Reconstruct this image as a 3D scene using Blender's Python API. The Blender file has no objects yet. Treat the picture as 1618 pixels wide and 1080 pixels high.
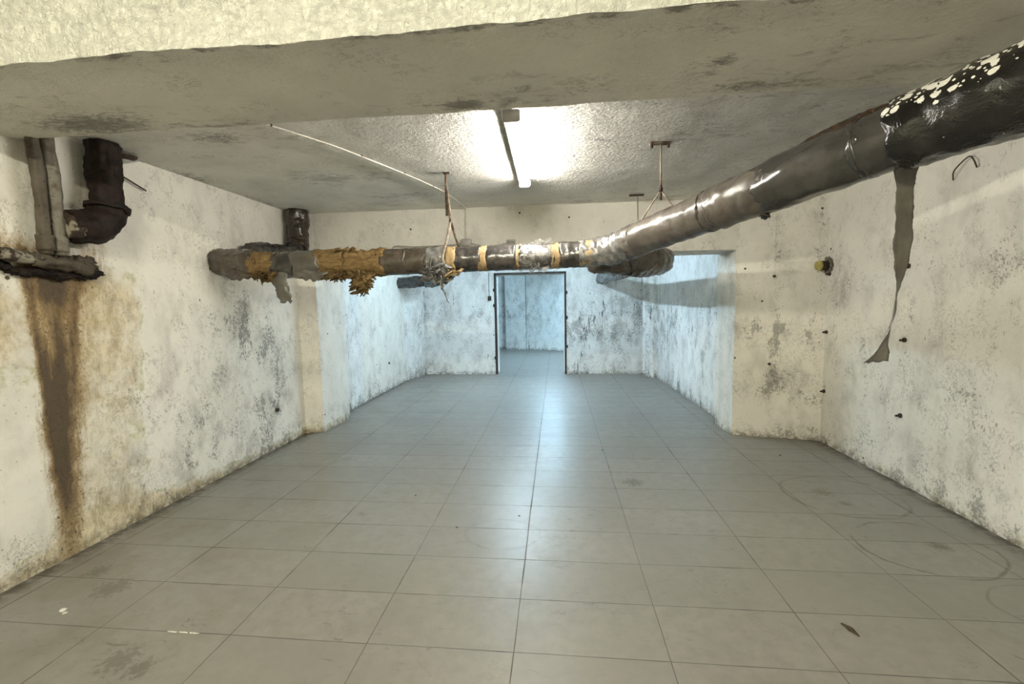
import bpy, math, random
import numpy as np
from mathutils import Vector, Matrix, noise
random.seed(7)
sc = bpy.context.scene
C = sc.collection
# ------------------------------------------------------------------ camera
H, PITCH, YAW, ROLL, FPX = 1.3665, 0.087828, 0.100776, -0.01903, 696.73
fw = Vector((-math.sin(YAW)*math.cos(PITCH), math.cos(YAW)*math.cos(PITCH), -math.sin(PITCH)))
r0 = Vector((math.cos(YAW), math.sin(YAW), 0)); u0 = r0.cross(fw)
rt = r0*math.cos(ROLL) + u0*math.sin(ROLL); up = u0*math.cos(ROLL) - r0*math.sin(ROLL)
cd = bpy.data.cameras.new('camera'); cam = bpy.data.objects.new('camera', cd); C.objects.link(cam)
m = Matrix.Identity(4)
for i in range(3):
    m[i][0] = rt[i]; m[i][1] = up[i]; m[i][2] = -fw[i]
m[0][3], m[1][3], m[2][3] = 0, 0, H
cam.matrix_world = m
cd.sensor_fit = 'HORIZONTAL'; cd.sensor_width = 36; cd.lens = FPX/1618*36; cd.clip_start = .02
sc.camera = cam
# ------------------------------------------------------------------ world, exposure
w = bpy.data.worlds.new('world'); sc.world = w; w.use_nodes = True
w.node_tree.nodes['Background'].inputs[0].default_value = (.5, .52, .55, 1)
w.node_tree.nodes['Background'].inputs[1].default_value = .05
vs = sc.view_settings
vs.view_transform = 'Standard'; vs.look = 'None'; vs.gamma = 1; vs.use_curve_mapping = False; vs.exposure = 2.3
# tube lights: position, colour, emission strength (the tubes themselves are built with their fixtures)
NEAR_COL, NEAR_E = (1.0, .955, .86), 50.0
REAR_COL, REAR_E = (1.0, .95, .75), 165.0
BACK_COL, BACK_E = (.58, .81, 1.0), 90.0
FAR_COL, FAR_E = (.48, .76, 1.0), 135.0

# ------------------------------------------------------------------ node helper
class M:
    def __init__(s, name, rough=.8, metallic=0, spec=.4):
        s.m = bpy.data.materials.new(name); s.m.use_nodes = True; s.t = s.m.node_tree
        s.b = s.t.nodes['Principled BSDF']
        s.b.inputs['Roughness'].default_value = rough; s.b.inputs['Metallic'].default_value = metallic
        s.b.inputs['Specular IOR Level'].default_value = spec
        s.pos = s.node('ShaderNodeTexCoord').outputs['Object']
    def node(s, t, **k):
        n = s.t.nodes.new(t)
        for a, b in k.items(): setattr(n, a, b)
        return n
    def put(s, sock, v):
        if isinstance(v, bpy.types.NodeSocket): s.t.links.new(v, sock)
        elif isinstance(v, (tuple, list)) and len(v) == 3 and sock.type == 'RGBA': sock.default_value = (*v, 1)
        else: sock.default_value = v
    def math(s, op, a, b=0., c=None, clamp=False):
        n = s.node('ShaderNodeMath', operation=op, use_clamp=clamp)
        s.put(n.inputs[0], a); s.put(n.inputs[1], b)
        if c is not None: s.put(n.inputs[2], c)
        return n.outputs[0]
    def map(s, v, a, b, c=0., d=1.):
        n = s.node('ShaderNodeMapRange', interpolation_type='SMOOTHSTEP')
        for i, x in enumerate((v, a, b, c, d)): s.put(n.inputs[i], x)
        return n.outputs[0]
    def scale(s, sx, sy, sz, off=(0, 0, 0)):
        n = s.node('ShaderNodeMapping'); s.put(n.inputs[0], s.pos)
        n.inputs['Scale'].default_value = (sx, sy, sz); n.inputs['Location'].default_value = off
        return n.outputs[0]
    def noise(s, sc_, det=4, rough=.55, vec=None, dist=0.):
        n = s.node('ShaderNodeTexNoise'); s.put(n.inputs['Vector'], vec or s.pos)
        n.inputs['Scale'].default_value = sc_; n.inputs['Detail'].default_value = det
        n.inputs['Roughness'].default_value = rough; n.inputs['Distortion'].default_value = dist
        return n.outputs['Fac']
    def vor(s, sc_, vec=None, feat='F1', rnd=1.):
        n = s.node('ShaderNodeTexVoronoi', feature=feat); s.put(n.inputs['Vector'], vec or s.pos)
        n.inputs['Scale'].default_value = sc_; n.inputs['Randomness'].default_value = rnd
        return n.outputs['Distance']
    def mix(s, f, a, b, mode='MIX'):
        n = s.node('ShaderNodeMix', data_type='RGBA', blend_type=mode)
        s.put(n.inputs[0], f); s.put(n.inputs[6], a); s.put(n.inputs[7], b)
        return n.outputs[2]
    def attr(s, name):
        n = s.node('ShaderNodeAttribute', attribute_name=name)
        q = s.node('ShaderNodeSeparateColor'); s.t.links.new(n.outputs['Color'], q.inputs[0])
        return q.outputs
    def bump(s, h, strength=.5, dist=.01, prev=None):
        n = s.node('ShaderNodeBump'); n.inputs['Strength'].default_value = strength
        n.inputs['Distance'].default_value = dist; s.put(n.inputs['Height'], h)
        if prev is not None: s.t.links.new(prev, n.inputs['Normal'])
        return n.outputs[0]
    def out(s, col=None, rough=None, normal=None):
        if col is not None: s.put(s.b.inputs['Base Color'], col)
        if rough is not None: s.put(s.b.inputs['Roughness'], rough)
        if normal is not None: s.t.links.new(normal, s.b.inputs['Normal'])
        return s.m

def plaster(name, base=(.80, .775, .70), mould=1., streak=0.):
    g = M(name, rough=.85, spec=.25)
    a = g.attr('marks')
    mR, mG, mB = a[0], a[1], a[2]
    # soft uneven whitewash
    col = g.mix(g.map(g.noise(1.7, 5), .35, .7), base, tuple(c*.9 for c in base))
    col = g.mix(g.math('MULTIPLY', g.map(g.noise(9, 6, .7), .5, .75), .35), col, tuple(c*.78 for c in base))
    # damp, yellow-green margins
    yn = g.math('ADD', mB, g.math('MULTIPLY', g.math('SUBTRACT', g.noise(9, 7, .72), .5), .75))
    yel = g.map(yn, .32, .62)
    yc = g.mix(g.map(g.noise(16, 7, .75, g.scale(1, 1, .5)), .38, .62), (.36, .28, .14), (.66, .58, .40))
    col = g.mix(g.math('MULTIPLY', yel, .85), col, yc)
    rim = g.math('MULTIPLY', g.math('MULTIPLY', g.map(yn, .27, .36), g.map(yn, .46, .36)), g.map(g.noise(8, 4, .7), .45, .62))
    col = g.mix(g.math('MULTIPLY', rim, .7), col, (.40, .39, .17))
    # soft grey bloom
    soft = g.math('MULTIPLY', g.map(g.noise(5.5, 5, .6, g.scale(1, 1, .6)), .45, .75), mR)
    col = g.mix(g.math('MULTIPLY', soft, .55*mould, clamp=True), col, (.30, .285, .25))
    # small dark mould flecks, in patches
    f1 = g.noise(55, 5, .75, g.scale(1, 1, .75), .6)
    p1 = g.math('MULTIPLY', g.map(g.noise(6, 5, .65, g.scale(1, 1, .6, (3, 1, 5))), .38, .64), mR)
    th = g.math('SUBTRACT', .71, g.math('MULTIPLY', p1, .225))
    fl = g.map(g.math('SUBTRACT', f1, th), 0., .07)
    f2 = g.noise(19, 6, .8, g.scale(1, 1, .55, (5, 0, 2)), .4)
    fl2 = g.map(g.math('SUBTRACT', f2, g.math('SUBTRACT', .70, g.math('MULTIPLY', p1, .10))), 0., .07)
    col = g.mix(g.math('MULTIPLY', fl2, .42*mould, clamp=True), col, (.17, .16, .14))
    col = g.mix(g.math('MULTIPLY', fl, .66*mould, clamp=True), col, (.15, .14, .12))
    # curly peel marks and scratches
    cn = g.noise(17, 6, .62, g.scale(1, 1, .75, (4, 4, 1)), 1.6)
    cp = g.map(g.math('MULTIPLY', g.noise(6.5, 4, .6, g.scale(1, 1, .8, (0, 9, 3))), g.math('ADD', .72, g.math('MULTIPLY', mR, .4))), .50, .60)
    cl = g.math('MULTIPLY', g.map(g.math('ABSOLUTE', g.math('SUBTRACT', cn, .5)), .030, .006), cp)
    col = g.mix(g.math('MULTIPLY', cl, .45*mould, clamp=True), col, (.20, .18, .15))
    # scattered single specks
    s1 = g.map(g.vor(38, g.scale(1, 1, .8, (2, 1, 7))), .20, .10)
    s1 = g.math('MULTIPLY', s1, g.map(g.noise(7.5, 4, .7, g.scale(1, 1, 1, (6, 2, 2))), .53, .64))
    col = g.mix(g.math('MULTIPLY', s1, .6*mould, clamp=True), col, (.13, .115, .095))
    # dirt gathered along the foot of the wall
    zz = g.node('ShaderNodeSeparateXYZ'); g.t.links.new(g.pos, zz.inputs[0])
    ft = g.math('MULTIPLY', g.map(zz.outputs[2], .085, .0), g.map(g.noise(19, 6, .75), .40, .60))
    col = g.mix(g.math('MULTIPLY', ft, .8), col, (.15, .12, .075))
    # vertical runs of mould
    if streak:
        sn = g.noise(34, 5, .72, g.scale(1, 1, .16, (7, 2, 0)), .3)
        sp = g.math('MULTIPLY', g.map(g.noise(4.2, 4, .6, g.scale(1, 1, .3, (1, 8, 2))), .40, .70), mR)
        sl = g.map(g.math('SUBTRACT', sn, g.math('SUBTRACT', .70, g.math('MULTIPLY', sp, .2))), 0, .1)
        col = g.mix(g.math('MULTIPLY', sl, streak, clamp=True), col, (.12, .125, .125))
    # pin holes and knocks
    vv = g.vor(4.3, g.scale(1, 1, 1, (.3, .7, .1)))
    col = g.mix(g.map(vv, .055, .035), col, (.06, .05, .04))
    # rust and black slime running down
    rn = g.noise(26, 6, .7, g.scale(1, 1, .07), .35)
    rn2 = g.noise(34, 7, .82, g.scale(1, 1, .45, (2, 2, 2)), .9)
    rr = g.math('ADD', mG, g.math('MULTIPLY', g.math('SUBTRACT', g.math('ADD', g.math('MULTIPLY', rn, .5), g.math('MULTIPLY', rn2, .5)), .5), 1.9))
    och = g.mix(g.map(rn, .38, .62), (.27, .175, .07), (.46, .365, .22))
    col = g.mix(g.math('MULTIPLY', g.map(rr, .16, .6), .92), col, och)
    col = g.mix(g.math('MULTIPLY', g.map(rr, .44, .70), .8), col, (.165, .105, .048))
    col = g.mix(g.math('MULTIPLY', g.map(rr, .68, .98), .82), col, (.062, .045, .028))
    spk = g.math('MULTIPLY', g.map(g.noise(60, 5, .85), .55, .63), g.map(mG, .12, .45))
    col = g.mix(g.math('MULTIPLY', spk, .9), col, (.045, .032, .02))
    h = g.math('ADD', g.noise(28, 6, .6), g.math('MULTIPLY', g.noise(140, 3, .6), .25))
    h = g.math('ADD', h, g.math('MULTIPLY', g.noise(6, 3), 1.3))
    nb = g.bump(h, .55, .012)
    nb = g.bump(g.math('MULTIPLY', fl, -1.), .3, .003, nb)
    return g.out(col, g.map(mG, .3, .8, .85, .5), nb)

def stucco(name, base=(.84, .825, .765), rel=1., smear=.8):
    g = M(name, rough=.8, spec=.3)
    a = g.attr('marks')
    col = g.mix(g.map(g.noise(2.2, 5), .35, .7), base, tuple(c*.88 for c in base))
    sm = g.noise(9, 6, .72, g.scale(.7, 1.6, 1, (2, 3, 1)), .8)
    pt = g.noise(1.6, 3, .5, g.scale(.6, 1.5, 1, (4, 1, 1)))
    k = g.math('MULTIPLY', g.map(g.math('ADD', sm, g.math('MULTIPLY', pt, .6)), .86, 1.06), .6*min(1.15, smear))
    col = g.mix(k, col, (.20, .19, .165))
    k2 = g.map(g.math('ADD', g.math('MULTIPLY', a[0], .34+.08*(smear > 1)), g.noise(34, 6, .8, g.scale(.6, 1.4, 1), .8)), .70-.04*(smear > 1), .92-.04*(smear > 1))
    col = g.mix(g.math('MULTIPLY', k2, .8), col, (.15, .14, .12))
    cn = g.noise(12, 6, .65, g.scale(.7, 1.3, 1, (1, 5, 1)), 1.8)
    cl = g.math('MULTIPLY', g.map(g.math('ABSOLUTE', g.math('SUBTRACT', cn, .5)), .020, .004), g.map(g.noise(3.5, 4, .6, g.scale(1, 1.4, 1, (5, 0, 0))), .50, .60))
    col = g.mix(g.math('MULTIPLY', cl, .6*min(1, smear), clamp=True), col, (.22, .205, .17))
    n1 = g.noise(36, 4, .6, None, 1.4); n2 = g.vor(50, None, 'SMOOTH_F1')
    ridg = g.math('ABSOLUTE', g.math('SUBTRACT', n1, .5))
    h = g.math('ADD', g.math('MULTIPLY', ridg, 2.2), g.math('MULTIPLY', n2, .8))
    amp = g.math('ADD', .12, g.math('MULTIPLY', a[1], .9))
    h = g.math('ADD', g.math('MULTIPLY', h, amp), g.math('MULTIPLY', g.noise(150, 3), .12))
    h = g.math('ADD', h, g.math('MULTIPLY', g.noise(5, 4), .8))
    return g.out(col, None, g.bump(h, min(1, rel), .03))

def floor_mat():
    g = M('porcelain_tile', rough=.3, spec=.5)
    sep = g.node('ShaderNodeSeparateXYZ'); g.t.links.new(g.pos, sep.inputs[0])
    X, Y = sep.outputs[0], sep.outputs[1]
    wob = g.math('MULTIPLY', g.math('SUBTRACT', g.noise(1.3, 2), .5), .012)
    tx = g.math('DIVIDE', g.math('ADD', X, g.math('ADD', .1794+6, wob)), .6)
    ty = g.math('DIVIDE', g.math('ADD', Y, g.math('ADD', 6.297-1.6095, wob)), .31486)
    ix, iy = g.math('FLOOR', tx), g.math('FLOOR', ty)
    fx, fy = g.math('FRACT', tx), g.math('FRACT', ty)
    dx = g.math('MULTIPLY', g.math('MINIMUM', fx, g.math('SUBTRACT', 1, fx)), .6)
    dy = g.math('MULTIPLY', g.math('MINIMUM', fy, g.math('SUBTRACT', 1, fy)), .315)
    d = g.math('MINIMUM', dx, dy)
    wn = g.node('ShaderNodeTexWhiteNoise'); cb = g.node('ShaderNodeCombineXYZ')
    g.put(cb.inputs[0], ix); g.put(cb.inputs[1], iy); g.t.links.new(cb.outputs[0], wn.inputs['Vector'])
    tv = wn.outputs['Value']
    base = g.mix(tv, (.200, .192, .170), (.226, .216, .192))
    base = g.mix(g.map(g.noise(14, 6, .7), .35, .7), base, (.188, .180, .158))
    base = g.mix(g.math('MULTIPLY', g.map(g.noise(2.1, 5, .6), .45, .75), .5), base, (.165, .156, .134))
    # dark scuffs and water marks
    sc1 = g.math('MULTIPLY', g.map(g.noise(13, 6, .75, g.scale(.7, 1.5, 1, (3, 3, 0)), 1.3), .56, .70), g.map(g.noise(1.9, 3, .5, g.scale(1, 1, 1, (9, 4, 0))), .42, .60))
    base = g.mix(g.math('MULTIPLY', sc1, .7), base, (.085, .075, .058))
    def ring(cx, cy, rx, ry, wd, st):
        a = g.math('DIVIDE', g.math('SUBTRACT', X, cx), rx); b = g.math('DIVIDE', g.math('SUBTRACT', Y, cy), ry)
        r = g.math('SQRT', g.math('ADD', g.math('MULTIPLY', a, a), g.math('MULTIPLY', b, b)))
        r = g.math('ADD', r, g.math('MULTIPLY', g.math('SUBTRACT', g.noise(5, 3), .5), .22))
        e = g.math('ABSOLUTE', g.math('SUBTRACT', r, 1.))
        return g.math('MULTIPLY', g.math('MULTIPLY', g.map(e, wd, 0), g.map(g.noise(4, 4, .7), .34, .6)), st)
    for R_ in ((1.98, 2.5, .33, .28, .045, .95), (2.15, 2.02, .24, .17, .05, .7), (1.95, 3.15, .36, .33, .05, .7), (-.33, 2.5, .22, .17, .09, .28), (-.25, 3.9, .3, .25, .12, .25)):
        base = g.mix(ring(*R_), base, (.08, .068, .052))
    # spots of dirt: (x, y, radius)
    for (cx, cy, rr_, st) in ((-1.72, 1.45, .08, .55), (-1.60, 1.42, .06, .6), (-2.2, 1.86, .10, .55), (2.07, 2.52, .06, .8), (1.85, 3.2, .08, .6), (.56, 3.3, .09, .7), (1.9, 3.02, .05, .6), (-2.42, 1.98, .07, .7)):
        a = g.math('SUBTRACT', X, cx); b = g.math('SUBTRACT', Y, cy)
        r = g.math('SQRT', g.math('ADD', g.math('MULTIPLY', a, a), g.math('MULTIPLY', b, b)))
        k = g.math('MULTIPLY', g.map(g.math('ADD', g.math('DIVIDE', r, rr_), g.math('MULTIPLY', g.math('SUBTRACT', g.noise(42, 4, .7), .5), 3.2)), 1., .35), st)
        base = g.mix(k, base, (.07, .058, .04))
    # brown damp bloom along the left
    bl = g.math('MULTIPLY', g.map(g.noise(2.4, 4, .6, g.scale(1, 1, 1, (1, 6, 0))), .42, .7), g.map(X, -1.0, -2.3))
    base = g.mix(g.math('MULTIPLY', bl, .5), base, (.13, .108, .078))
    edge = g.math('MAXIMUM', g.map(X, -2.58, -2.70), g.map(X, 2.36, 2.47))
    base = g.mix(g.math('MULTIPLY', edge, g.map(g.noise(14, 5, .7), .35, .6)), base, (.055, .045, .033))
    jw = g.math('ADD', .0010, g.math('MULTIPLY', g.map(g.noise(3.2, 3), .45, .75), .0024))
    j = g.map(g.math('SUBTRACT', d, jw), .0014, 0.)
    jc = g.mix(g.noise(2, 3), (.035, .03, .024), (.12, .11, .095))
    base = g.mix(g.math('MULTIPLY', j, .9), base, jc)
    rough = g.math('ADD', .26, g.math('MULTIPLY', g.noise(7, 6, .7), .22))
    rough = g.math('ADD', rough, g.math('MULTIPLY', j, .4))
    h = g.math('ADD', g.math('MULTIPLY', g.map(d, .0, .004), .5), g.math('MULTIPLY', g.noise(2.5, 2), .6))
    nb = g.bump(h, .35, .004)
    return g.out(base, rough, nb)

def simple(name, c1, c2, sc_=20, rough=.5, metallic=0, bump=.3, spec=.4, thr=(.4, .62), dist=0., c3=None):
    g = M(name, rough, metallic, spec)
    n = g.noise(sc_, 6, .7, None, dist)
    col = g.mix(g.map(n, *thr), c1, c2)
    if c3: col = g.mix(g.map(g.noise(sc_*2.7, 5, .75), .56, .66), col, c3)
    return g.out(col, g.math('ADD', rough-.08, g.math('MULTIPLY', n, .16)), g.bump(n, bump, .006))

def emis(name, col, e):
    g = M(name, .5); g.b.inputs['Base Color'].default_value = (.9, .9, .9, 1)
    g.b.inputs['Emission Color'].default_value = (*col, 1); g.b.inputs['Emission Strength'].default_value = e
    return g.m

MAT = {}
MAT['wall'] = plaster('whitewashed_plaster')
MAT['wallR'] = plaster('whitewashed_plaster_right', (.80, .775, .70), .9)
MAT['wallB'] = plaster('whitewashed_plaster_streaked', (.80, .80, .77), 1., 1.0)
MAT['ceil'] = stucco('ceiling_stucco')
MAT['beamface'] = stucco('beam_stucco', (.78, .775, .69), .8, .5)
MAT['beam'] = stucco('beam_concrete', (.72, .70, .62), .6, 1.25)
MAT['floor'] = floor_mat()
MAT['sleeve_brown'] = simple('brown_plastic_sleeve', (.105, .082, .06), (.19, .15, .11), 11, .24, 0, .25, .7, c3=(.07, .055, .042))
MAT['sleeve_grey'] = simple('grey_plastic_sleeve', (.115, .105, .093), (.165, .152, .133), 7, .2, 0, .2, .8)
MAT['sleeve_dark'] = simple('dark_plastic_sleeve', (.05, .045, .042), (.13, .115, .10), 13, .22, 0, .3, .8)
MAT['sleeve_tan'] = simple('tan_plastic_sleeve', (.30, .26, .215), (.18, .152, .125), 8, .32, 0, .45, .55, dist=.8)
MAT['film_grey'] = simple('grey_film', (.17, .165, .16), (.30, .29, .27), 15, .16, 0, .45, .9, dist=1)
MAT['silver'] = simple('silver_film', (.30, .31, .32), (.09, .09, .09), 16, .2, .35, .5, .8, dist=1.2)
MAT['wool'] = simple('yellow_insulation', (.46, .30, .12), (.26, .155, .055), 24, .85, 0, .9, .2, dist=.7, c3=(.13, .075, .025))
MAT['wool_dark'] = simple('brown_insulation', (.20, .12, .045), (.33, .21, .08), 30, .9, 0, .9, .2)
MAT['tape'] = simple('yellowed_tape', (.50, .36, .18), (.33, .22, .10), 18, .5, 0, .5, .4, c3=(.14, .09, .05))
MAT['flap'] = simple('translucent_grey_flap', (.24, .225, .19), (.17, .155, .13), 9, .3, 0, .3, .5)
MAT['rust'] = simple('cast_iron_rust', (.055, .024, .014), (.022, .014, .010), 18, .7, .1, .8, .3, c3=(.12, .05, .022))
MAT['rustwhite'] = simple('mouldy_painted_iron', (.05, .035, .022), (.36, .33, .26), 17, .75, 0, .9, .3, thr=(.5, .62))
MAT['paintpipe'] = simple('flaking_painted_pipe', (.40, .37, .30), (.24, .20, .145), 13, .6, 0, .6, .3, thr=(.45, .65), c3=(.12, .085, .05))
MAT['paintpipe2'] = simple('brown_stained_pipe', (.21, .165, .115), (.30, .255, .19), 11, .65, 0, .6, .3, c3=(.10, .07, .045))
MAT['lag'] = simple('brown_glossy_lagging', (.10, .06, .03), (.04, .027, .018), 12, .25, 0, .6, .7, c3=(.24, .15, .07))
MAT['steel_rust'] = simple('rusty_strap', (.30, .25, .19), (.11, .055, .03), 30, .6, .3, .5, .3)
MAT['rod'] = simple('painted_rod', (.42, .38, .31), (.22, .15, .10), 30, .5, .1, .4, .4)
MAT['black'] = simple('black_steel', (.022, .02, .018), (.05, .035, .025), 22, .55, .2, .5, .4)
MAT['white'] = simple('white_enamel', (.78, .78, .76), (.70, .70, .67), 12, .35, 0, .08, .5)
MAT['box'] = simple('grey_plastic_box', (.40, .39, .36), (.33, .32, .29), 12, .5, 0, .1, .4)
MAT['cable'] = simple('cream_cable', (.66, .62, .54), (.50, .46, .39), 12, .5, 0, .1, .4)
MAT['darkcable'] = simple('dirty_cable', (.30, .28, .24), (.22, .20, .17), 12, .6, 0, .1, .3)
MAT['yellowcap'] = simple('yellow_foam', (.46, .40, .13), (.33, .28, .09), 25, .7, 0, .5, .3)
MAT['debris'] = simple('dry_leaf', (.10, .075, .04), (.05, .04, .025), 40, .8, 0, .5, .2)
MAT['crumb'] = simple('white_plaster_crumb', (.72, .70, .64), (.55, .53, .48), 60, .85, 0, .6, .2)
MAT['hole'] = simple('corroded_bolt', (.03, .022, .018), (.09, .055, .035), 60, .6, .4, .5, .3)

def dim(names, k):
    for n_ in names.split():
        for nd in MAT[n_].node_tree.nodes:
            if nd.type == 'MIX' and nd.data_type == 'RGBA':
                for i in (6, 7):
                    if not nd.inputs[i].is_linked:
                        c = nd.inputs[i].default_value; nd.inputs[i].default_value = (c[0]*k, c[1]*k, c[2]*k, 1)
def wool(name, k):
    g = M(name, .88, 0, .2)
    n = g.noise(60, 6, .75, g.scale(.16, .7, 1.1), .5); n2 = g.noise(15, 6, .75, None, .9)
    col = g.mix(g.map(n, .35, .65), tuple(c*k for c in (.36, .245, .105)), tuple(c*k for c in (.19, .115, .045)))
    col = g.mix(g.map(n2, .56, .66), col, tuple(c*k for c in (.075, .042, .018)))
    col = g.mix(g.map(g.noise(9, 4, .6, g.scale(1, 1, 1, (4, 4, 4))), .60, .72), col, tuple(c*k for c in (.44, .34, .18)))
    return g.out(col, None, g.bump(g.math('ADD', n, n2), .9, .012))
MAT['wool'] = wool('yellow_mineral_wool', .72); MAT['wool_dark'] = wool('brown_mineral_wool', .45)
def splatter():
    g = M('black_plastic_with_paint_splashes', .2, 0, .7)
    a = g.attr('marks')
    v = g.vor(21, g.scale(1, 1, 1)); n = g.noise(12, 5, .7); n2 = g.noise(38, 4)
    th = g.math('MULTIPLY', g.map(g.math('ADD', a[0], g.math('MULTIPLY', g.math('SUBTRACT', n, .5), .7)), .34, .92), .38)
    v = g.math('MINIMUM', v, g.math('ADD', g.vor(58, g.scale(1, 1, 1, (3, 3, 3))), .06))
    k = g.map(g.math('SUBTRACT', g.math('ADD', v, g.math('MULTIPLY', g.math('SUBTRACT', n2, .5), .45)), th), .035, 0.)
    b = g.mix(g.map(n, .4, .65), (.004, .0035, .0035), (.014, .012, .011))
    b = g.mix(g.math('MULTIPLY', g.map(g.math('ADD', a[0], g.math('MULTIPLY', g.noise(5, 4), .5)), 1.0, 1.35), .7), b, (.06, .05, .04))
    col = g.mix(k, b, (.66, .64, .57))
    return g.out(col, g.math('ADD', .18, g.math('MULTIPLY', k, .45)), g.bump(g.noise(13, 5, .6, None, 1), .6, .02))
MAT['splatter'] = splatter()

dim('sleeve_brown sleeve_grey sleeve_dark sleeve_tan film_grey flap lag silver', .55)
dim('tape debris', .62)
dim('rust', .45)
dim('paintpipe', .42)
dim('paintpipe2', .30)
dim('rust', .6)
dim('rustwhite lag', .7)
dim('sleeve_brown sleeve_dark', .72)
dim('sleeve_tan', .62)
dim('sleeve_grey', .50)
dim('rod steel_rust', .65)
dim('flap', .85)
def film_mat():
    g = M('clear_crumpled_film', .12, 0, .8)
    g.b.inputs['Base Color'].default_value = (.34, .33, .31, 1)
    g.out(None, None, g.bump(g.noise(45, 4, .6, None, 1), .7, .01))
    tr = g.node('ShaderNodeBsdfTransparent'); mx = g.node('ShaderNodeMixShader')
    g.put(mx.inputs[0], g.map(g.noise(22, 4, .6, None, .8), .42, .7, .04, .6))
    g.t.links.new(tr.outputs[0], mx.inputs[1]); g.t.links.new(g.b.outputs[0], mx.inputs[2])
    g.t.links.new(mx.outputs[0], g.t.nodes['Material Output'].inputs[0])
    return g.m
MAT['film'] = film_mat()

# ------------------------------------------------------------------ object helpers
def tag(o, label, cat=None, group=None, kind=None):
    o['label'] = label
    if cat: o['category'] = cat
    if group: o['group'] = group
    if kind: o['kind'] = kind
    return o
def link(name, me, mat, parent=None, smooth=True):
    if mat: me.materials.append(MAT[mat] if isinstance(mat, str) else mat)
    if smooth and len(me.polygons): me.polygons.foreach_set('use_smooth', [True]*len(me.polygons))
    o = bpy.data.objects.new(name, me); C.objects.link(o)
    if parent:
        o.parent = parent; o.matrix_parent_inverse = Matrix.Identity(4)
        loc = Vector((0, 0, 0)); p = parent
        while p: loc += p.location; p = p.parent
        o.location = -loc if parent.parent is None else Vector((0, 0, 0))
    return o
def empty(name, loc, label, cat, group=None):
    o = bpy.data.objects.new(name, None); o.location = loc; o.empty_display_size = .05; C.objects.link(o)
    return tag(o, label, cat, group)
class MB:
    """collects geometry in world coordinates"""
    def __init__(s): s.v = []; s.f = []; s.a = []; s.mi = []
    def add(s, v, f, a=None, mi=0):
        n = len(s.v); s.v += [tuple(x) for x in v]; s.f += [tuple(i+n for i in q) for q in f]
        s.a += a if a else [(0, 0, 0)]*len(v); s.mi += [mi]*len(f); return s
    def box(s, c, d, rz=0, mi=0, bev=0):
        cx, cy, cz = c; a, b, e = d[0]/2, d[1]/2, d[2]/2
        v = []
        cr, sr = math.cos(rz), math.sin(rz)
        if bev <= 0:
            for z in (-e, e):
                for x, y in ((-a, -b), (a, -b), (a, b), (-a, b)): v.append((cx+x*cr-y*sr, cy+x*sr+y*cr, cz+z))
            return s.add(v, [(3, 2, 1, 0), (4, 5, 6, 7), (0, 1, 5, 4), (1, 2, 6, 5), (2, 3, 7, 6), (3, 0, 4, 7)], None, mi)
        k = bev
        rings = [(-e, a-k, b-k), (-e+k, a, b), (e-k, a, b), (e, a-k, b-k)]
        for z, p, q in rings:
            kk = k*.7
            for x, y in ((-p+kk, -q), (p-kk, -q), (p, -q+kk), (p, q-kk), (p-kk, q), (-p+kk, q), (-p, q-kk), (-p, -q+kk)):
                v.append((cx+x*cr-y*sr, cy+x*sr+y*cr, cz+z))
        f = [tuple(range(7, -1, -1)), tuple(range(24, 32))]
        for r in range(3):
            for i in range(8): j = (i+1) % 8; f.append((r*8+i, r*8+j, r*8+8+j, r*8+8+i))
        return s.add(v, f, None, mi)
    def cyl(s, a, b, r, r2=None, n=16, mi=0):
        a = Vector(a); b = Vector(b); r2 = r if r2 is None else r2
        d = (b-a).normalized(); u = d.orthogonal().normalized(); w_ = d.cross(u)
        v = []
        for p, q in ((a, r), (b, r2)):
            for i in range(n): t = 2*math.pi*i/n; v.append(p+(u*math.cos(t)+w_*math.sin(t))*q)
        f = [tuple(range(n-1, -1, -1)), tuple(range(n, 2*n))]+[(i, (i+1) % n, n+(i+1) % n, n+i) for i in range(n)]
        return s.add(v, f, None, mi)
    def blob(s, c, r, seed=0, amp=.35, n=14, sq=(1, 1, 1), fr=2.2):
        v = []; f = []
        for i in range(n+1):
            t = math.pi*i/n
            for j in range(n*2):
                p = 2*math.pi*j/(n*2)
                d = Vector((math.sin(t)*math.cos(p), math.sin(t)*math.sin(p), math.cos(t)))
                k = r*(1+amp*noise.noise(d*fr+Vector((seed*3.1, seed, 7)))+amp*.5*noise.noise(d*fr*3+Vector((seed, 5, seed*2))))
                v.append((c[0]+d.x*k*sq[0], c[1]+d.y*k*sq[1], c[2]+d.z*k*sq[2]))
        m_ = n*2
        for i in range(n):
            for j in range(m_): f.append((i*m_+j, (i+1)*m_+j, (i+1)*m_+(j+1) % m_, i*m_+(j+1) % m_))
        return s.add(v, f)
    def build(s, name, mat, parent=None, smooth=True, marks=False, mats=None):
        me = bpy.data.meshes.new(name); me.from_pydata(s.v, [], s.f)
        if marks:
            ca = me.color_attributes.new('marks', 'FLOAT_COLOR', 'POINT')
            arr = np.ones((len(s.v), 4), np.float32); arr[:, :3] = np.array(s.a); ca.data.foreach_set('color', arr.ravel())
        o = link(name, me, mat, parent, smooth)
        if mats:
            for q in mats: me.materials.append(MAT[q])
            me.polygons.foreach_set('material_index', s.mi)
        me.update(); return o

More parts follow.
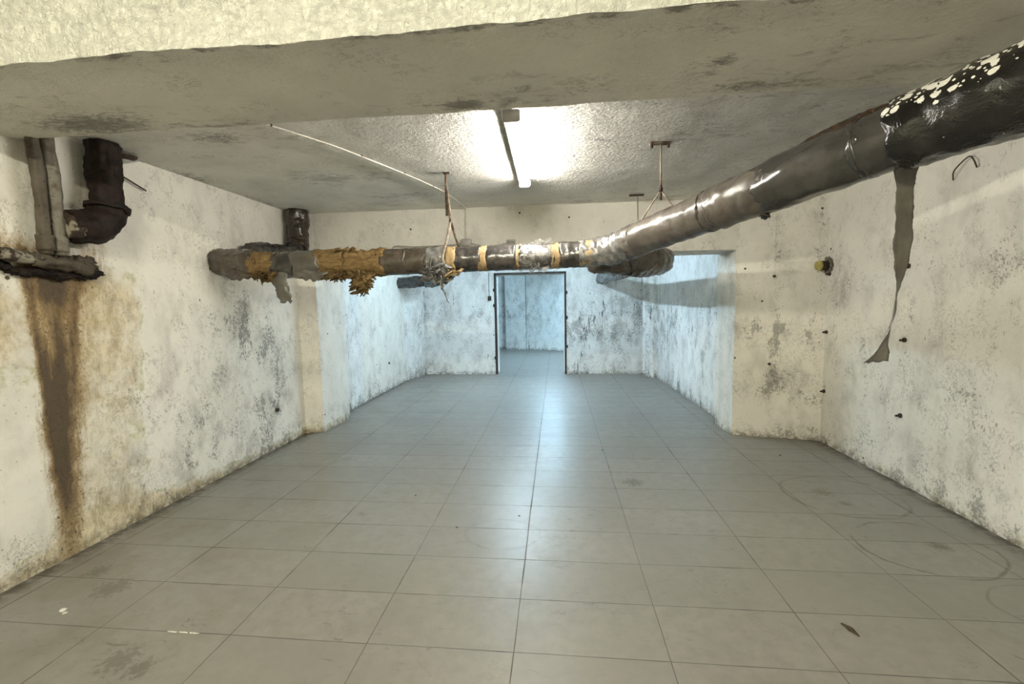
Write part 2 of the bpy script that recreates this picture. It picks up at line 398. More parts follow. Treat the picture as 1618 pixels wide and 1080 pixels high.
def disp(p, amp):
    q = Vector(p)
    a = noise.noise_vector(q*1.6)*1.0 + noise.noise_vector(q*7+Vector((9, 2, 4)))*.6 + noise.noise_vector(q*26)*.32
    return q + a*amp
def patch(mb, o, u, v, res, amp, fn=None, mi=0, c=None):
    """a gridded (bilinear) quad o, o+u, c, o+v; every point moved by one shared noise field so that seams stay shut"""
    o, u, v = Vector(o), Vector(u), Vector(v); c = Vector(c) if c is not None else o+u+v
    nu = max(1, int(round(u.length/res))); nv = max(1, int(round(v.length/res)))
    vs_ = []; at_ = []
    for j in range(nv+1):
        for i in range(nu+1):
            s_, t = i/nu, j/nv
            p = (o*(1-s_)+(o+u)*s_)*(1-t)+((o+v)*(1-s_)+c*s_)*t
            at_.append(fn(p) if fn else (.5, 0, 0)); vs_.append(disp(p, amp) if amp else p)
    f = [(j*(nu+1)+i, j*(nu+1)+i+1, (j+1)*(nu+1)+i+1, (j+1)*(nu+1)+i) for j in range(nv) for i in range(nu)]
    mb.add(vs_, f, at_, mi)
def prism(mb, plan, z0, z1, res, amp, fn=None, bot=False, mi=0):
    """plan: four (x, y) corners, counter-clockwise"""
    n = len(plan)
    for i in range(n):
        a, b = plan[i], plan[(i+1) % n]
        patch(mb, (*a, z0), (b[0]-a[0], b[1]-a[1], 0), (0, 0, z1-z0), res, amp, fn, mi)
    a, b, c, d = plan
    patch(mb, (*a, z1), (b[0]-a[0], b[1]-a[1], 0), (d[0]-a[0], d[1]-a[1], 0), res if not bot else .3, amp, fn, mi, (*c, z1))
    patch(mb, (*d, z0), (c[0]-d[0], c[1]-d[1], 0), (a[0]-d[0], a[1]-d[1], 0), res if bot else .3, amp, fn, mi, (*b, z0))
def rect(x0, x1, y0, y1): return [(x0, y0), (x1, y0), (x1, y1), (x0, y1)]
def gs(d, w_): return math.exp(-(d/w_)**2)

# ------------------------------------------------------------------ the setting
ZC = 2.34        # ceiling
CE = []          # extra mould patches: x, y, z, radius, strength
LW = [(.888, 2.73, .25, .5), (.46, 3.82, .3, .5), (.36, 3.97, .22, .9), (1.12, 3.02, .22, .7), (.58, 3.28, .3, .7), (.353, 2.5, .22, .8),
      (1.3, 3.57, .3, .7), (.3, 3.0, .35, .6), (1.0, 3.6, .25, .8), (1.8, 3.35, .25, .6), (.9, 4.1, .3, .8)]
def left_marks(p):
    y, z = p.y, p.z
    n = noise.noise(Vector((y*3, z*2, 1)))*.5
    if y > 5.0:
        return (.72+.35*noise.noise(Vector((y*1.1, z*.6, 4)))+.5*gs(z, .25), 0, .22*gs(z, .12))
    r = .55+.35*n
    for (bz, by, br, s_) in LW: r += s_*gs(math.hypot(y-by, z-bz), br)*.8
    r += .7*gs(z, .16)
    b = .55*gs(z, .10)+.35*gs(z-.05, .1)*gs(y-2.75, .3)
    g_ = 0
    if y < 3.0 and p.x < -2.6:
        zz = min(max(z/1.6, 0), 1)
        wob = .03*noise.noise(Vector((z*2.2, 3, 0)))+.012*noise.noise(Vector((z*9, 6, 0)))
        cy = 2.105+.095*zz+wob; hw = .085+.125*zz**1.2+.02
        core = max(0, 1-(abs(y-cy)/hw)**3)
        top = 1/(1+math.exp((z-1.66)/.03))
        g_ = core*top*(.42+.16*gs(z-.75, .4))
        for (ya, yb, yc, wd, st_, zt, zw) in ((2.03, 2.085, 2.085, .024, .55, 1.1, .6), (2.19, 2.135, 2.12, .030, .60, 1.0, .55), (2.285, 2.18, 2.14, .022, .45, 1.3, .45), (2.11, 2.11, 2.10, .05, .35, .7, .5)):
            cc = ya+(yb-ya)*(1-max(0, z-.8)/.8) if z > .8 else yc+(yb-yc)*z/.8
            g_ += st_*gs(y-cc-wob-.012*noise.noise(Vector((z*16, ya*9, 0))), wd)*gs(z-zt, zw)*top
        g_ += .65*gs(z-1.50, .10)*gs(y-2.15, .10)
        b += .66/(1+math.exp((abs(y-2.34+.06*n)-.28-.04*zz)/.03))*(1/(1+math.exp((z-1.62-.15*n)/.06)))*(.5+.5*zz)
        b += .6*gs(y-1.86, .16)*gs(z-1.30, .35)+.5*gs(y-2.2, .28)*gs(z, .25)
        g_ += .38*gs(y-2.40, .10)*gs(z-1.86, .4)+.45*gs(y-2.0, .25)*gs(z-1.68, .09)+.3*gs(y-1.9, .1)*gs(z-1.9, .3)
    return (max(0, r), g_, b)
mb = MB()
patch(mb, (-2.72, -3.2, 0), (0, 3.6, 0), (0, 0, 2.8), .2, .004, left_marks)
patch(mb, (-2.72, .4, 0), (0, 8.25, 0), (0, 0, 2.8), .024, .005, left_marks)
patch(mb, (-2.9, 8.65, 0), (0, -11.85, 0), (0, 0, 2.8), 1, 0, left_marks)
prism(mb, [(-2.74, 4.44), (-2.54, 4.50), (-2.53, 5.09), (-2.74, 5.12)], 0, 2.36, .024, .006, left_marks)
mb_wallmats = mb
mb.build('wall_left', 'wall', marks=True)
tag(bpy.data.objects['wall_left'], 'long left basement wall of whitewashed plaster with a brown rust stain', kind='structure')
def inner_marks(p): return (.75+.4*noise.noise(Vector((p.y*1.1+p.x, p.z*.6, 4)))+.6*gs(p.z, .2)+.35*gs(p.z-1., .5), 0, .25*gs(p.z, .1))
# streaked plaster skin of the deep room, standing just proud of the long walls
mb = MB(); prism(mb, [(-2.76, 5.10), (-2.715, 5.10), (-2.735, 8.4), (-2.76, 8.4)], 0, 2.36, .024, .005, inner_marks)
prism(mb, [(-2.78, 7.72), (-2.72, 7.72), (-2.56, 8.18), (-2.56, 8.5)], 0, 2.36, .03, .005, inner_marks)
tag(mb.build('wall_left_inner', 'wallB', marks=True), 'left wall of the deep bluish room with mould streaks', kind='structure')

RW = [(4.45, 1.05, .12, 1.), (4.45, .5, .15, 1.), (4.2, 1.5, .2, .6), (3.42, 1.2, .15, .5), (3.9, .9, .3, .5), (3.0, .45, .35, .5), (2.8, 1.2, .3, .4)]
def right_marks(p):
    d = p.y
    r = .55+.4*noise.noise(Vector((d*2+p.x, p.z*1.5, 8)))
    for (by, bz, br, s_) in RW: r += s_*gs(math.hypot(d-by, p.z-bz), br)
    r += .75*gs(p.z, .14)+.5*gs(p.x-2.1, .05)*(1 if p.y > 4.3 else 0)+.35*gs(p.x-2.43, .06)
    if p.y > 4.55: r += .25
    return (max(0, r), 0, .16*gs(p.z, .1)+.12)
mb = MB()
patch(mb, (2.49, .4, 0), (0, -3.6, 0), (0, 0, 2.8), .2, .004, right_marks)
patch(mb, (2.49, 4.45, 0), (0, -4.05, 0), (0, 0, 2.8), .024, .005, right_marks)
patch(mb, (2.66, -3.2, 0), (0, 8.3, 0), (0, 0, 2.8), 1, 0, right_marks)
prism(mb, [(1.755, 4.56), (2.08, 4.485), (2.10, 5.0), (1.735, 5.0)], 0, 2.36, .024, .007, right_marks)
prism(mb, [(2.07, 4.495), (2.44, 4.385), (2.52, 4.36), (2.52, 5.0)], 0, 2.36, .024, .007, right_marks)
tag(mb.build('wall_right', 'wallR', marks=True), 'right basement wall of whitewashed plaster with old anchor bolts', kind='structure')
mb = MB()
prism(mb, [(1.84, 4.98), (2.0, 4.98), (2.0, 8.5), (1.75, 8.5)], 0, 2.36, .024, .005, inner_marks)
prism(mb, [(1.56, 8.18), (1.70, 7.98), (1.85, 7.98), (1.85, 8.5)], 0, 2.36, .03, .006, inner_marks)
tag(mb.build('wall_right_inner', 'wallB', marks=True), 'right wall of the deep bluish room', kind='structure')

mb = MB()
prism(mb, rect(-2.6, -1.165, 8.4, 8.66), 0, 2.36, .026, .006, inner_marks)
prism(mb, rect(.185, 1.62, 8.4, 8.66), 0, 2.36, .026, .006, inner_marks)
prism(mb, rect(-1.165, .185, 8.4, 8.66), 1.93, 2.36, .04, .004, inner_marks, bot=True)
tag(mb.build('wall_back', 'wallB', marks=True), 'back wall of the deep room around the doorway', kind='structure')
mb = MB()
prism(mb, [(-4.2, 13.4), (-1.52, 13.30), (-1.5, 13.6), (-4.2, 13.6)], 0, 2.4, .06, .005, inner_marks)
prism(mb, [(-1.50, 13.06), (-.89, 12.86), (-.85, 13.4), (-1.5, 13.5)], 0, 2.4, .05, .005, inner_marks)
prism(mb, [(-.87, 12.94), (2.4, 11.1), (2.4, 11.4), (-.8, 13.3)], 0, 2.4, .05, .005, inner_marks)
prism(mb, rect(-4.4, -4.2, 8.6, 13.6), 0, 2.4, .5, 0, inner_marks)
prism(mb, rect(2.3, 2.5, 8.6, 11.4), 0, 2.4, .5, 0, inner_marks)
prism(mb, rect(-4.3, -2.6, 8.5, 8.66), 0, 2.4, .5, 0, inner_marks)
prism(mb, rect(1.6, 2.4, 8.5, 8.66), 0, 2.4, .5, 0, inner_marks)
tag(mb.build('wall_far', 'wallB', marks=True), 'mouldy walls of the far room seen through the doorway', kind='structure')
mb = MB(); prism(mb, rect(-2.9, 2.7, -3.4, -3.2), 0, 2.8, .4, 0, right_marks)
tag(mb.build('wall_front', 'wall', marks=True), 'plaster wall behind the viewer', kind='structure')

mb = MB()
prism(mb, rect(-4.4, 2.7, -3.4, 13.7), -.15, 0, 4, 0)
tag(mb.build('floor', 'floor', smooth=False), 'grey rectangular porcelain tile floor, dirty at the edges', kind='structure')

def ceil_marks(p):
    k = .25+.35*noise.noise(Vector((p.x*1.5, p.y*2.4, 2)))
    k += .8*gs(p.x+1.9, .22)*gs(p.y-2.45, .1)+.7*gs(p.x-1.3, .09)*gs(p.y-2.5, .05)+.8*gs(p.x+.9, .09)*gs(p.y-3.3, .05)
    k += .5*gs(p.x+2.7, .12)+.4*gs(p.x+1.2, .5)*gs(p.y-3.9, .12)
    rel = min(1, max(0, (p.x+1.55)/1.1))*min(1, max(.1, (4.5-p.y)/1.6)); rel = max(rel, .10)
    return (max(0, k), rel, 0)
mb = MB()
patch(mb, (-2.9, 1.9, ZC), (5.6, 0, 0), (0, 2.75, 0), .03, .005, ceil_marks)
patch(mb, (-2.9, 4.65, ZC), (5.6, 0, 0), (0, 4.05, 0), .3, 0, ceil_marks)
patch(mb, (-4.4, 8.6, ZC), (7, 0, 0), (0, 5.1, 0), .5, 0, ceil_marks)
patch(mb, (-4.4, 1.9, ZC+.2), (7.1, 0, 0), (0, 11.8, 0), 4, 0, ceil_marks)
prism(mb, rect(-2.9, 2.7, -3.4, 1.6), 2.76, 2.9, .3, 0, ceil_marks)
tag(mb.build('ceiling', 'ceil', marks=True), 'rough stuccoed ceiling with grey smudges', kind='structure')

# the down-stand beam overhead
def beam_marks(p):
    k = .12+.3*noise.noise(Vector((p.x*1.7, p.y*3, 6)))
    k += .9*gs(p.x+.40, .10)*gs(p.y-2.0, .05)+.45*gs(p.x-.15, .22)*gs(p.y-1.9, .13)+.7*gs(p.x-.62, .07)*gs(p.y-1.78, .06)
    k += .7*gs(p.x+2.2, .35)*gs(p.y-1.95, .13)+.5*gs(p.x-.9, .4)*gs(p.y-2.0, .07)+.5*gs(p.x+1.55, .25)*gs(p.y-2.05, .03)
    k += (.5+1.4*noise.noise(Vector((p.x*9, 1, 1))))*gs(p.y-1.465, .018)+.35*gs(p.x-.55, .1)*gs(p.y-1.6, .05)
    return (max(0, k), .25+.5*gs(p.y-1.5, .06), 0)
def face_marks(p): return (.3+.2*noise.noise(Vector((p.x*2, p.z*3, 6))), 1., 0)
mb = MB()
y0, y1, zb = 1.455, 2.065, 2.24
x0, x1 = -2.74, 2.51
patch(mb, (x0, y1, zb), (x1-x0, 0, 0), (0, y0-y1, 0), .02, .007, beam_marks, 0)
patch(mb, (x1, y1, zb), (x0-x1, 0, 0), (0, 0, .3), .03, .007, beam_marks, 0)
patch(mb, (x0, y1, zb+.3), (x1-x0, 0, 0), (0, y0-y1, 0), .3, 0, beam_marks, 0)
patch(mb, (x0, y0, zb), (x1-x0, 0, 0), (0, 0, .6), .02, .009, face_marks, 1)
patch(mb, (x0, y0+.15, zb+.2), (x1-x0, 0, 0), (0, 0, .4), .5, 0, face_marks, 1)
tag(mb.build('trim_1', None, marks=True, mats=['beam', 'beamface']), 'deep concrete ceiling beam crossing the room overhead', kind='structure')
# header over the opening to the deep room
def head_marks(p): return (.42+.5*noise.noise(Vector((p.x*2.2, p.z*4, 1)))+.5*gs(p.z-1.85, .05), 0, .1)
mb = MB(); prism(mb, [(-2.74, 4.50), (1.765, 4.558), (1.765, 5.0), (-2.74, 5.0)], 1.845, ZC+.03, .024, .006, head_marks, bot=True)
tag(mb.build('trim_2', 'wallR', marks=True), 'plastered header wall above the opening to the deep room', kind='structure')
# doorway frame
mb = MB()
mb.box((-1.155, 8.425, .965), (.038, .07, 1.93)); mb.box((.175, 8.425, .965), (.034, .07, 1.93)); mb.box((-.49, 8.425, 1.925), (1.37, .07, .034))
df = tag(mb.build('door_1', 'black', smooth=False), 'black steel door frame without a door', kind='structure')
for (px, z) in ((-1.18, 1.62), (-1.18, 1.33), (-1.18, .32), (.20, 1.55), (.20, 1.08), (.20, .53)):
    b = MB(); b.cyl((px, 8.385, z-.028), (px, 8.385, z+.028), .014, n=10); b.build('hinge', 'black', df)
mb = MB(); mb.box((-1.128, 8.52, .955), (.02, .12, 1.91)); mb.box((.15, 8.52, .955), (.02, .12, 1.91)); mb.box((-.49, 8.52, 1.9), (1.25, .12, .02))
mb.build('jamb_lining', 'wallB', df, False, marks=True)

# ------------------------------------------------------------------ tube along a path
class Path:
    def __init__(s, pts, sub=24):
        P = [Vector(p) for p in pts]; P = [P[0]*2-P[1]]+P+[P[-1]*2-P[-2]]
        q = []
        for i in range(1, len(P)-2):
            a, b, c, d = P[i-1:i+3]
            for k in range(sub):
                t = k/sub
                q.append(.5*((2*b)+(c-a)*t+(2*a-5*b+4*c-d)*t*t+(3*b-a-3*c+d)*t**3))
        q.append(P[-2]); s.q = q; s.L = [0]
        for i in range(1, len(q)): s.L.append(s.L[-1]+(q[i]-q[i-1]).length)
        s.len = s.L[-1]; s.La = np.array(s.L); s.Q = np.array([tuple(v) for v in q])
        s.N = []
        t = (q[1]-q[0]).normalized(); n = Vector((0, 0, 1)) if abs(t.z) < .9 else Vector((0, 1, 0))
        for i in range(len(q)):
            t = (q[min(i+1, len(q)-1)]-q[max(i-1, 0)]).normalized(); n = (n-t*n.dot(t)).normalized(); s.N.append(n.copy())
        s.Nq = np.array([tuple(v) for v in s.N])
    def at(s, d):
        d = min(max(d, 0), s.len)
        p = Vector([np.interp(d, s.La, s.Q[:, k]) for k in range(3)])
        e = .004; a = Vector([np.interp(max(d-e, 0), s.La, s.Q[:, k]) for k in range(3)]); b = Vector([np.interp(min(d+e, s.len), s.La, s.Q[:, k]) for k in range(3)])
        t = (b-a).normalized(); n = Vector([np.interp(d, s.La, s.Nq[:, k]) for k in range(3)]); n = (n-t*n.dot(t)).normalized()
        return p, t, n, t.cross(n)
    def sx(s, x, axis=0):
        """distance along the path where coordinate `axis` first passes x"""
        c = s.Q[:, axis]; i = int(np.argmin(abs(c-x))); return s.L[i]
def tube(mb, path, a, b, R, seg=36, ds=.015, wr=.004, wf=14, spiral=0, pitch=.09, rag=0, seed=0, cap=.008, along=3., lump=0):
    Rf = R if callable(R) else (lambda s_: R)
    n = max(3, int((b-a)/ds)); v = []; f = []; at_ = []
    for i in range(-1, n+2):
        ii = min(max(i, 0), n); t = ii/n
        for j in range(seg):
            th = 2*math.pi*j/seg; ct, st = math.cos(th), math.sin(th)
            ra = rag*noise.noise(Vector((ct*2.2+seed, st*2.2, 1.5)))+rag*.5*noise.noise(Vector((ct*7+seed, st*7, 3.5)))
            rb = rag*noise.noise(Vector((ct*2.2, st*2.2+seed, 9.5)))+rag*.5*noise.noise(Vector((ct*7, st*7+seed, 8.5)))
            s_ = (a+ra)*(1-t)+(b+rb)*t
            p, T, N, B = path.at(s_)
            r = Rf(s_)
            r += wr*noise.noise(Vector((s_*wf*along, ct*2.2+seed*1.7, st*2.2)))+wr*.6*noise.noise(Vector((s_*wf*along*2.3, ct*6+seed, st*6)))
            r += wr*.5*noise.noise(Vector((s_*wf*.6, ct*9+seed, st*9)))
            if lump: r += lump*noise.noise(Vector((s_*6, ct*1.3+seed, st*1.3)))
            if spiral:
                ph = (s_/pitch+th/(2*math.pi)) % 1; r += spiral*(ph if ph < .88 else (1-ph)/.12*.88)
            if i < 0 or i > n: r -= cap
            d = N*ct+B*st
            v.append(p+d*r); at_.append((min(1, max(0, .42+.85*d.z)), 0, 0))
    m_ = n+3
    for i in range(m_-1):
        for j in range(seg): f.append((i*seg+j, i*seg+(j+1) % seg, (i+1)*seg+(j+1) % seg, (i+1)*seg+j))
    f.append(tuple(range(seg-1, -1, -1))); f.append(tuple((m_-1)*seg+j for j in range(seg)))
    mb.add(v, f, at_)
def ribbon(mb, pts, ws, sides, amp=.004, rag=.004, nw=7, nl=40, thick=.0016, seed=0, curl=0):
    """thin sheet with thickness following pts, half widths ws, side vectors"""
    pa = Path(pts, 16); v = []
    k = len(pts)-1
    for i in range(nl+1):
        t = i/nl; p = pa.at(t*pa.len)[0]; T = pa.at(t*pa.len)[1]
        x = t*k; a = min(int(x), k-1); fr = x-a
        wd = ws[a]*(1-fr)+ws[a+1]*fr; sd = (Vector(sides[a])*(1-fr)+Vector(sides[a+1])*fr).normalized()
        nn = T.cross(sd).normalized()
        for j in range(nw+1):
            u = j/nw*2-1
            e = rag*(noise.noise(Vector((t*pa.len*30, u*2, seed)))+.6*noise.noise(Vector((t*pa.len*90, u*2, seed+4)))) if abs(u) > .99 else 0
            q = p+sd*(u*(wd+e))+nn*(amp*noise.noise(Vector((t*pa.len*14, u*1.7, seed+9)))+curl*wd*(u*u-.5))
            if i in (0, nl): q += T*(rag*2*noise.noise(Vector((u*4, i, seed))))
            v.append((q, nn))
    vv = [q+n_*thick/2 for q, n_ in v]+[q-n_*thick/2 for q, n_ in v]; N_ = len(v); f = []
    W = nw+1
    for i in range(nl):
        for j in range(nw):
            a = i*W+j; f.append((a, a+1, a+W+1, a+W)); f.append((N_+a+W, N_+a+W+1, N_+a+1, N_+a))
        a = i*W; f.append((a, a+W, N_+a+W, N_+a)); a = i*W+nw; f.append((a+W, a, N_+a, N_+a+W))
    for j in range(nw):
        f.append((j+1, j, N_+j, N_+j+1)); a = nl*W+j; f.append((a, a+1, N_+a+1, N_+a))
    mb.add(vv, f)
def cord(mb, pts, r, seg=8, ds=.02):
    pa = Path(pts, 12); tube(mb, pa, 0, pa.len, r, seg, ds, 0, cap=r*.4)

# ------------------------------------------------------------------ the large insulated heating pipe
SLOPE = lambda y: .42+.62*(3.34-y)
main_pts = [(-2.725, 3.34, 1.745), (-2.3, 3.34, 1.705), (-1.77, 3.34, 1.70), (-1.2, 3.34, 1.70), (-.6, 3.34, 1.706), (-.1, 3.34, 1.71), (.22, 3.33, 1.72), (.42, 3.26, 1.742),
            (.532, 3.13, 1.772), (.657, 2.958, 1.808), (.814, 2.705, 1.846), (1.018, 2.375, 1.90), (1.173, 2.126, 1.94), (1.294, 1.93, 1.972), (1.392, 1.772, 1.996), (1.485, 1.622, 2.012),
            (1.62, 1.40, 2.03), (1.9, .95, 2.06), (2.2, .47, 2.07), (2.49, 0.0, 2.08)]
MP = Path(main_pts)
SX = MP.sx
S175 = MP.sx(1.80, 1)
pipe = empty('insulated_pipe', (-.5, 3.34, 1.70), 'long lagged heating pipe running from left wall across to upper right under the beam', 'pipe')
mb = MB(); tube(mb, MP, .0, MP.len, .082, 24, .05, 0); mb.build('pipe_core', 'black', pipe)
def part(name, mat, xa, xb, R, axis=0, lab=None, **k):
    q = MB(); a, b = SX(xa, axis), SX(xb, axis)
    if a > b: a, b = b, a
    tube(q, MP, a, b, R, **k); o = q.build(name, mat, pipe, marks=True)
    if lab: o['label'] = lab
    return o
part('sleeve', 'sleeve_brown', -2.71, -2.37, .106, lab='crinkled dark brown sleeve', wr=.012, wf=7, rag=.03, seed=1, lump=.02)
part('insulation', 'wool', -2.40, -2.14, .100, lab='bare yellow insulation', wr=.012, wf=9, rag=.03, seed=2)
part('sleeve', 'sleeve_grey', -2.19, -2.02, .104, lab='loose grey sleeve', wr=.006, wf=6, rag=.02, seed=3)
part('sleeve', 'flap', -2.03, -1.82, .110, lab='matt grey sleeve', wr=.005, wf=5, rag=.03, seed=4)
part('insulation', 'wool', -1.88, -1.60, .106, lab='bare yellow insulation', wr=.014, wf=8, rag=.03, seed=5, lump=.012)
part('insulation', 'wool', -1.61, -1.29, .104, lab='bare yellow insulation', wr=.014, wf=8, rag=.025, seed=6, lump=.012)
part('sleeve', 'sleeve_brown', -1.32, -1.135, .100, lab='shiny brown sleeve', wr=.003, wf=5, rag=.006, seed=7)
part('sleeve', 'sleeve_brown', -1.14, -.965, .099, lab='shiny brown sleeve', wr=.003, wf=5, rag=.006, seed=8)
part('tape_band', 'tape', -.985, -.962, .101, lab='yellowed tape band', wr=.003, seed=9)
part('sleeve', 'film_grey', -.965, -.82, .097, lab='crumpled grey plastic', wr=.016, wf=9, seed=10)
part('insulation', 'tape', -.83, -.745, .097, lab='yellow insulation showing between sleeves', wr=.006, rag=.012, seed=11)
part('sleeve', 'sleeve_dark', -.76, -.565, .0955, lab='dark glossy sleeve', wr=.004, seed=12)
part('tape_band', 'tape', -.58, -.51, .095, lab='yellowed tape band', wr=.004, rag=.014, seed=13)
part('sleeve', 'sleeve_dark', -.52, -.30, .0945, lab='dark glossy sleeve', wr=.004, seed=14)
part('tape_band', 'tape', -.315, -.255, .093, lab='yellowed tape band', wr=.004, rag=.014, seed=15)
part('sleeve', 'sleeve_dark', -.27, .0, .0935, lab='dark sleeve', wr=.004, seed=16)
part('plastic_film', 'film', -.27, -.005, .100, lab='clear crumpled film', wr=.022, wf=8, rag=.05, seed=17)
part('tape_band', 'tape', -.03, .035, .094, lab='yellowed tape band', wr=.004, rag=.02, seed=18)
part('sleeve', 'sleeve_dark', .02, .215, .0955, lab='dark grey sleeve', wr=.008, seed=19)
part('tape_band', 'tape', .20, .30, .097, lab='yellowed tape band', wr=.005, rag=.012, seed=20)
part('sleeve', 'film_grey', 3.335, 3.10, lambda s_: .100+.012*min(1, max(0, (s_-3.05)/.2)), 1, lab='crumpled grey film at the bend', wr=.014, wf=8, seed=21, ds=.012)
part('sleeve', 'sleeve_tan', 3.16, 2.30, .110, 1, lab='spiral wrapped tan sleeve', wr=.006, wf=5, spiral=.006, pitch=.17, seed=22, rag=.03, ds=.010)
part('sleeve', 'sleeve_tan', 2.58, 2.27, .115, 1, lab='spiral wrapped tan sleeve', wr=.006, wf=5, spiral=.005, pitch=.16, seed=23, rag=.04, ds=.010)
part('sleeve', 'sleeve_grey', 2.35, 1.985, lambda s_: .120, 1, lab='smooth shiny grey sleeve', wr=.0045, wf=4, seed=24, rag=.045, ds=.010, lump=.012)
part('sleeve', 'sleeve_grey', 2.00, 1.80, .121, 1, lab='smooth shiny grey sleeve', wr=.002, wf=4, seed=25, rag=.015, ds=.010)
part('sleeve', 'splatter', 1.885, .02, lambda s_: .133+.016*min(1, max(0, (s_-S175)/.25)), 1, lab='black plastic sleeve splashed with white paint', wr=.009, wf=4, seed=26, rag=.03, ds=.012, lump=.008)
# humped loose sleeve on the far upper side
q = MB(); hp = Path([(1.10, 2.36, 2.00), (1.17, 2.24, 2.055), (1.27, 2.10, 2.085), (1.38, 1.93, 2.10), (1.46, 1.78, 2.11)])
tube(q, hp, 0, hp.len, lambda s_: .012+.034*math.sin(min(1, s_/hp.len)*math.pi)**.6, 20, .01, .006, 9, seed=30)
q.build('loose_sleeve', 'lag', pipe)['label'] = 'loose brown hump of sleeve on top'
# ridge rings, ties
for (xx, ax, rr) in ((2.62, 1, .1165), (1.985, 1, .1235), (2.30, 1, .119)):
    q = MB(); s0 = SX(xx, ax); tube(q, MP, s0-.004, s0+.004, rr, 36, .004, .003, 5, rag=.02, seed=xx, cap=.004); q.build('tape_edge', 'sleeve_dark', pipe)
# hanging flaps on the left portion
q = MB(); ribbon(q, [(-2.17, 3.26, 1.66), (-2.13, 3.245, 1.58), (-2.11, 3.25, 1.49), (-2.09, 3.26, 1.405)], [.10, .06, .055, .05], [(1, .05, 0)]*4, .012, .022, 9, 30, seed=2)
q.build('torn_flap', 'flap', pipe)['label'] = 'grey torn flap hanging down'
q = MB(); ribbon(q, [(-2.62, 3.25, 1.675), (-2.5, 3.24, 1.63), (-2.36, 3.25, 1.615)], [.035, .045, .02], [(0, .2, 1)]*3, .02, .02, 8, 24, seed=3)
q.build('torn_flap', 'sleeve_brown', pipe)
q = MB(); ribbon(q, [(-2.02, 3.25, 1.63), (-1.9, 3.24, 1.61), (-1.75, 3.25, 1.60), (-1.66, 3.27, 1.60)], [.03, .04, .035, .01], [(0, .2, 1)]*4, .02, .03, 8, 30, seed=4)
q.build('torn_flap', 'flap', pipe)
def tuft(name, cx, cz, wx, hz, n, mat, seed, cy=3.26, lab=None):
    rnd = random.Random(seed); q = MB()
    for i in range(n):
        t = rnd.random(); x = cx+(rnd.random()-.5)*wx*(1-.55*t); z = cz-hz*t*.85; L = .02+.035*rnd.random()
        y = cy+(rnd.random()-.5)*.07
        d = Vector((rnd.uniform(-1, 1), rnd.uniform(-.5, .5), rnd.uniform(-1.1, .4))).normalized()*L
        sd = Vector((rnd.uniform(-1, 1), rnd.uniform(-1, 1), rnd.uniform(-.5, .5)))
        p = Vector((x, y, z))
        ribbon(q, [p-d, p+Vector((0, -.006, 0)), p+d], [.006+.01*rnd.random(), .012+.014*rnd.random(), .003], [sd]*3, .012, .008, 4, 7, .003, seed=i+seed)
    o = q.build(name, mat, pipe)
    o['label'] = lab or 'ragged insulation hanging out'
tuft('insulation_tuft', -1.475, 1.62, .19, .17, 90, 'wool', 5)
tuft('insulation_tuft', -1.475, 1.60, .17, .16, 60, 'wool_dark', 6)
tuft('insulation_tuft', -2.24, 1.625, .20, .05, 46, 'wool_dark', 7)
tuft('insulation_tuft', -1.70, 1.61, .20, .03, 36, 'wool_dark', 8)
tuft('insulation_tuft', -.78, 1.61, .14, .03, 20, 'tape', 9)
tuft('insulation_tuft', -1.60, 1.80, .40, .02, 14, 'wool', 10, 3.30)
tuft('plastic_scraps', -.13, 1.615, .22, .02, 8, 'film', 11, lab='clear film scraps')
tuft('plastic_scraps', -.10, 1.81, .14, .02, 8, 'film', 12, 3.30, lab='clear film scraps')
tuft('plastic_scraps', -.87, 1.66, .20, .08, 40, 'film_grey', 13, 3.24, lab='grey plastic scraps')
tuft('plastic_scraps', 1.05, 1.795, .05, .01, 6, 'sleeve_dark', 14, 2.4)

# long strip of sleeve hanging from the diagonal run
st = MB()
ribbon(st, [(1.405, 1.985, 1.90), (1.41, 1.985, 1.80), (1.415, 1.985, 1.68), (1.412, 1.985, 1.55), (1.408, 1.985, 1.42), (1.40, 1.985, 1.31), (1.385, 1.985, 1.235), (1.365, 1.985, 1.16), (1.335, 1.985, 1.09)],
       [.055, .038, .037, .044, .033, .020, .008, .030, .058],
       [(1, .1, 0), (1, .2, 0), (1, .1, 0), (1, .2, .05), (1, .35, .1), (.8, .7, .1), (.35, 1, .2), (.8, .6, .25), (1, .2, .05)], .008, .006, 10, 90, .0014, seed=3, curl=.12)
tag(st.build('hanging_sleeve_strip', 'flap'), 'long torn grey plastic strip dangling from the diagonal pipe', 'plastic strip')

# ------------------------------------------------------------------ branch pipes behind the main run
bp = Path([(.30, 3.47, 1.70), (.52, 3.62, 1.69), (.78, 3.84, 1.70), (.93, 4.10, 1.72), (.95, 4.45, 1.74), (.94, 4.9, 1.755), (.90, 6.4, 1.775), (.84, 8.39, 1.79)])
br = empty('branch_pipe', (.95, 4.3, 1.73), 'shiny wrapped branch pipe behind the bend, ending at the back wall right of the doorway', 'pipe')
q = MB(); tube(q, bp, 0, .98, lambda s_: .115+.012*math.sin(min(1, s_/.95)*math.pi), 36, .014, .012, 5, seed=40, rag=.03, lump=.015); q.build('elbow_wrap', 'sleeve_brown', br)['label'] = 'brown wrapped elbow'
q = MB(); tube(q, bp, .93, bp.len, .095, 32, .02, .018, 5, spiral=.008, pitch=.2, seed=41, lump=.02); q.build('sleeve', 'silver', br)['label'] = 'silvery film wrapping'
q = MB(); cord(q, [(.5, 3.5, 1.795), (.55, 3.5, 1.70), (.60, 3.58, 1.58), (.52, 3.62, 1.575)], .006); q.build('wire_tie', 'black', br)

